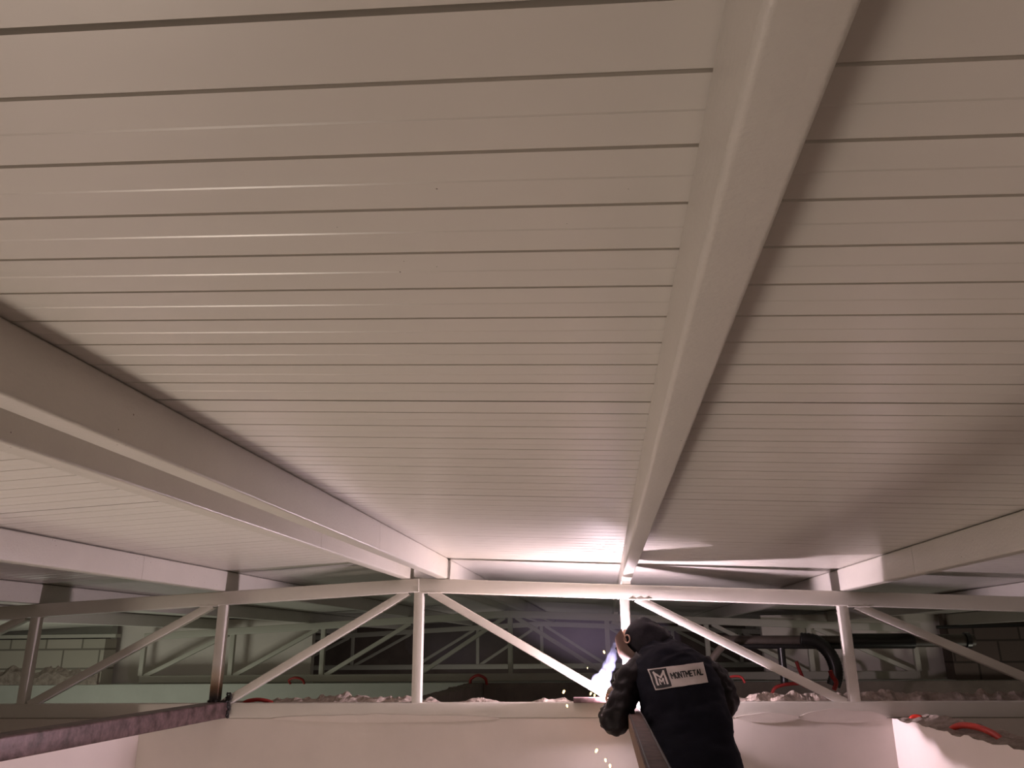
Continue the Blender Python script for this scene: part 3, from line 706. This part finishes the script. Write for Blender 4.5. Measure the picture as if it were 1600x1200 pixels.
# trousers, boots
for s, sx in (('l', -1), ('r', 1)):
    hp = V((0.375+sx*0.095, 3.82, -0.72)); kn = V((0.375+sx*0.12, 3.90, -1.13)); an = V((0.375+sx*0.13, 3.845, -1.50))
    bm = bmesh.new(); P = smooth_path([hp, hp.lerp(kn, 0.5), kn, kn.lerp(an, 0.5), an], 4)
    loft(bm, [(p, V((1, 0, 0))*(0.115-0.048*i/(len(P)-1)), V((0, 1, 0))*(0.125-0.05*i/(len(P)-1))) for i, p in enumerate(P)], 22, 2.1, True, 0.01, 12, 4)
    link('trouser_leg', bm, TROUS, person, True, None)
    bm = bmesh.new(); tx = 0.375+sx*0.145
    loft(bm, interp_rings([((tx, 3.76, -1.545), V((0.040, 0, 0)), V((0, 0, 0.050))), ((tx, 3.84, -1.535), V((0.048, 0, 0)), V((0, 0, 0.062))), ((tx, 3.94, -1.555), V((0.050, 0, 0)), V((0, 0, 0.042))), ((tx, 4.03, -1.565), V((0.050, 0, 0)), V((0, 0, 0.032))), ((tx, 4.08, -1.570), V((0.030, 0, 0)), V((0, 0, 0.022)))], 3), 20, 2.6)
    link('boot', bm, BOOT, person, True, None)

# back badge: fabric patch following the vest, black square with a white M, word on grey
CH = {}
def seg(*p): return p
CH['M'] = ([(0, 0), (0, 1), (.5, .42), (1, 1), (1, 0)],)
CH['O'] = ([(.5, 0), (.12, .12), (0, .5), (.12, .88), (.5, 1), (.88, .88), (1, .5), (.88, .12), (.5, 0)],)
CH['N'] = ([(0, 0), (0, 1), (.95, 0), (.95, 1)],)
CH['T'] = ([(0, 1), (1, 1)], [(.5, 1), (.5, 0)])
CH['E'] = ([(.85, 1), (0, 1), (0, 0), (.85, 0)], [(0, .5), (.7, .5)])
CH['A'] = ([(0, 0), (.5, 1), (1, 0)], [(.2, .35), (.8, .35)])
CH['L'] = ([(0, 1), (0, 0), (.8, 0)],)
vm = vest.data; off0 = V(person.location)
bvh = BVHTree.FromPolygons([v.co+off0 for v in vm.vertices], [tuple(p.vertices) for p in vm.polygons])
# corners of the patch (upper left, upper right, lower right, lower left) on the back of the vest
UL, UR, LR, LL = V((0.183, 3.9, -0.112)), V((0.428, 3.9, -0.084)), V((0.444, 3.9, -0.168)), V((0.213, 3.9, -0.200))
def surf(u, v, off):
    p = UL.lerp(UR, u).lerp(LL.lerp(LR, u), v)      # v down
    d = p.normalized()                               # find the cloth along a line through this point
    hit = bvh.ray_cast(p-d*0.6, d)
    q = hit[0] if hit[0] is not None else p
    nrm = hit[1] if hit[0] is not None else V((0, -1, 0))
    if nrm.dot(d) > 0: nrm = -nrm
    return q+nrm*off
badge = None
def patch(name, u0, u1, v0, v1, off, m, parent, nu=24, nv=10, th=0.0015):
    bm = bmesh.new(); T = [[bm.verts.new(surf(u0+(u1-u0)*i/nu, v0+(v1-v0)*j/nv, off)) for i in range(nu+1)] for j in range(nv+1)]
    B = [[bm.verts.new(surf(u0+(u1-u0)*i/nu, v0+(v1-v0)*j/nv, off-th)) for i in range(nu+1)] for j in range(nv+1)]
    for j in range(nv):
        for i in range(nu):
            bm.faces.new((T[j][i], T[j+1][i], T[j+1][i+1], T[j][i+1])); bm.faces.new((B[j][i], B[j][i+1], B[j+1][i+1], B[j+1][i]))
    for j in range(nv):
        for i in (0, nu): bm.faces.new((T[j][i], T[j+1][i], B[j+1][i], B[j][i]))
    for i in range(nu):
        for j in (0, nv): bm.faces.new((T[j][i], T[j][i+1], B[j][i+1], B[j][i]))
    bmesh.ops.recalc_face_normals(bm, faces=bm.faces)
    o = link(name, bm, m, None, True, 40); o.data.transform(Matrix.Translation(-off0))
    o.parent = parent if parent is not None else person
    return o
badge = patch('back_badge', 0, 1, 0, 1, 0.0045, GREY, None); badge['label'] = 'grey name badge reading MONTMETAL'
patch('logo_square', 0.022, 0.325, 0.06, 0.94, 0.0062, BLACKINK, badge, 12, 10, 0.001)
def strokes(name, items, m, parent, wd, off):
    bm = bmesh.new()
    for pts, wu in items:
        for (a, b) in zip(pts, pts[1:]):
            A, B = V((*a, 0)), V((*b, 0)); asp = 0.245/0.085
            d = V(((B.x-A.x)*asp, B.y-A.y, 0)); L = d.length; d /= L; nn = V((-d.y, d.x, 0))*wd/2
            A2 = A-V((d.x/asp, d.y, 0))*wd*0.42; B2 = B+V((d.x/asp, d.y, 0))*wd*0.42
            k = 4; row = []
            for i in range(k+1):
                q = A2.lerp(B2, i/k)
                row.append([bm.verts.new(surf(q.x+s*nn.x/asp, q.y+s*nn.y, off)) for s in (1, -1)])
            for i in range(k): bm.faces.new((row[i][0], row[i][1], row[i+1][1], row[i+1][0]))
    bmesh.ops.recalc_face_normals(bm, faces=bm.faces)
    o = link(name, bm, m, None); o.data.transform(Matrix.Translation(-off0)); o.parent = parent; return o
items = []; x = 0.375; word = 'MONTMETAL'; cw = 0.050; gap = 0.0165
for ch in word:
    ww = cw*(1.15 if ch == 'M' else 0.9 if ch in 'TEL' else 1.0)
    for poly in CH[ch]: items.append(([(x+a*ww, 0.60-b*0.27) for a, b in poly], 1))
    x += ww+gap
strokes('badge_lettering', items, BLACKINK, badge, 0.055, 0.0060)
# the M emblem: outer block M with a notch, inner smaller M
def em(a, b): return (0.072+a*0.20, 0.80-b*0.62)
strokes('logo_emblem', [([em(0.06, 0), em(0.06, 0.98), em(0.5, 0.52), em(0.94, 0.98), em(0.94, 0)], 1)], WHITEINK, badge, 0.10, 0.0074)
strokes('logo_emblem', [([em(0.32, 0.0), em(0.32, 0.42), em(0.5, 0.20), em(0.68, 0.42), em(0.68, 0.0)], 1)], WHITEINK, badge, 0.055, 0.0076)

# gloves' tool: electrode holder in the left hand, rod ending at the arc
root = empty('electrode_holder', (0.03, 4.29, -0.25), 'electrode holder in the hand of the welder, rod touching the arc', 'welding tool')
bm = bmesh.new(); tube(bm, [(0.085, 4.232, -0.196), (0.040, 4.310, -0.226)], 0.011, 12); link('handle', bm, BLACKPIPE, root, True, 60)
bm = bmesh.new(); tube(bm, [(0.040, 4.310, -0.226), (0.022, 4.334, -0.239)], 0.003, 8); link('electrode', bm, RUST, root, True, 60)

# ------------------------------------------------------------------ scaffold under the welder (below the frame)
root = empty('scaffold_platform', (0.4, 3.85, -2.9), 'wooden plank platform on steel legs under the boots of the welder', 'scaffold')
bm = bmesh.new()
for k in range(3): box(bm, (-0.7, 3.52+k*0.23, -1.65), (1.3, 3.74+k*0.23, -1.605), 0.004)
link('planks', bm, WOOD, root)
for x in (-0.6, 1.2):
    for y in (3.55, 4.12):
        bm = bmesh.new(); tube(bm, [(x, y, -2.9), (x, y, -1.652)], 0.024, 14); link('standard', bm, STEEL, root, True, 60)
    bm = bmesh.new(); tube(bm, [(x, 3.55, -2.3), (x, 4.12, -2.3)], 0.02, 12); link('rail', bm, STEEL, root, True, 60)
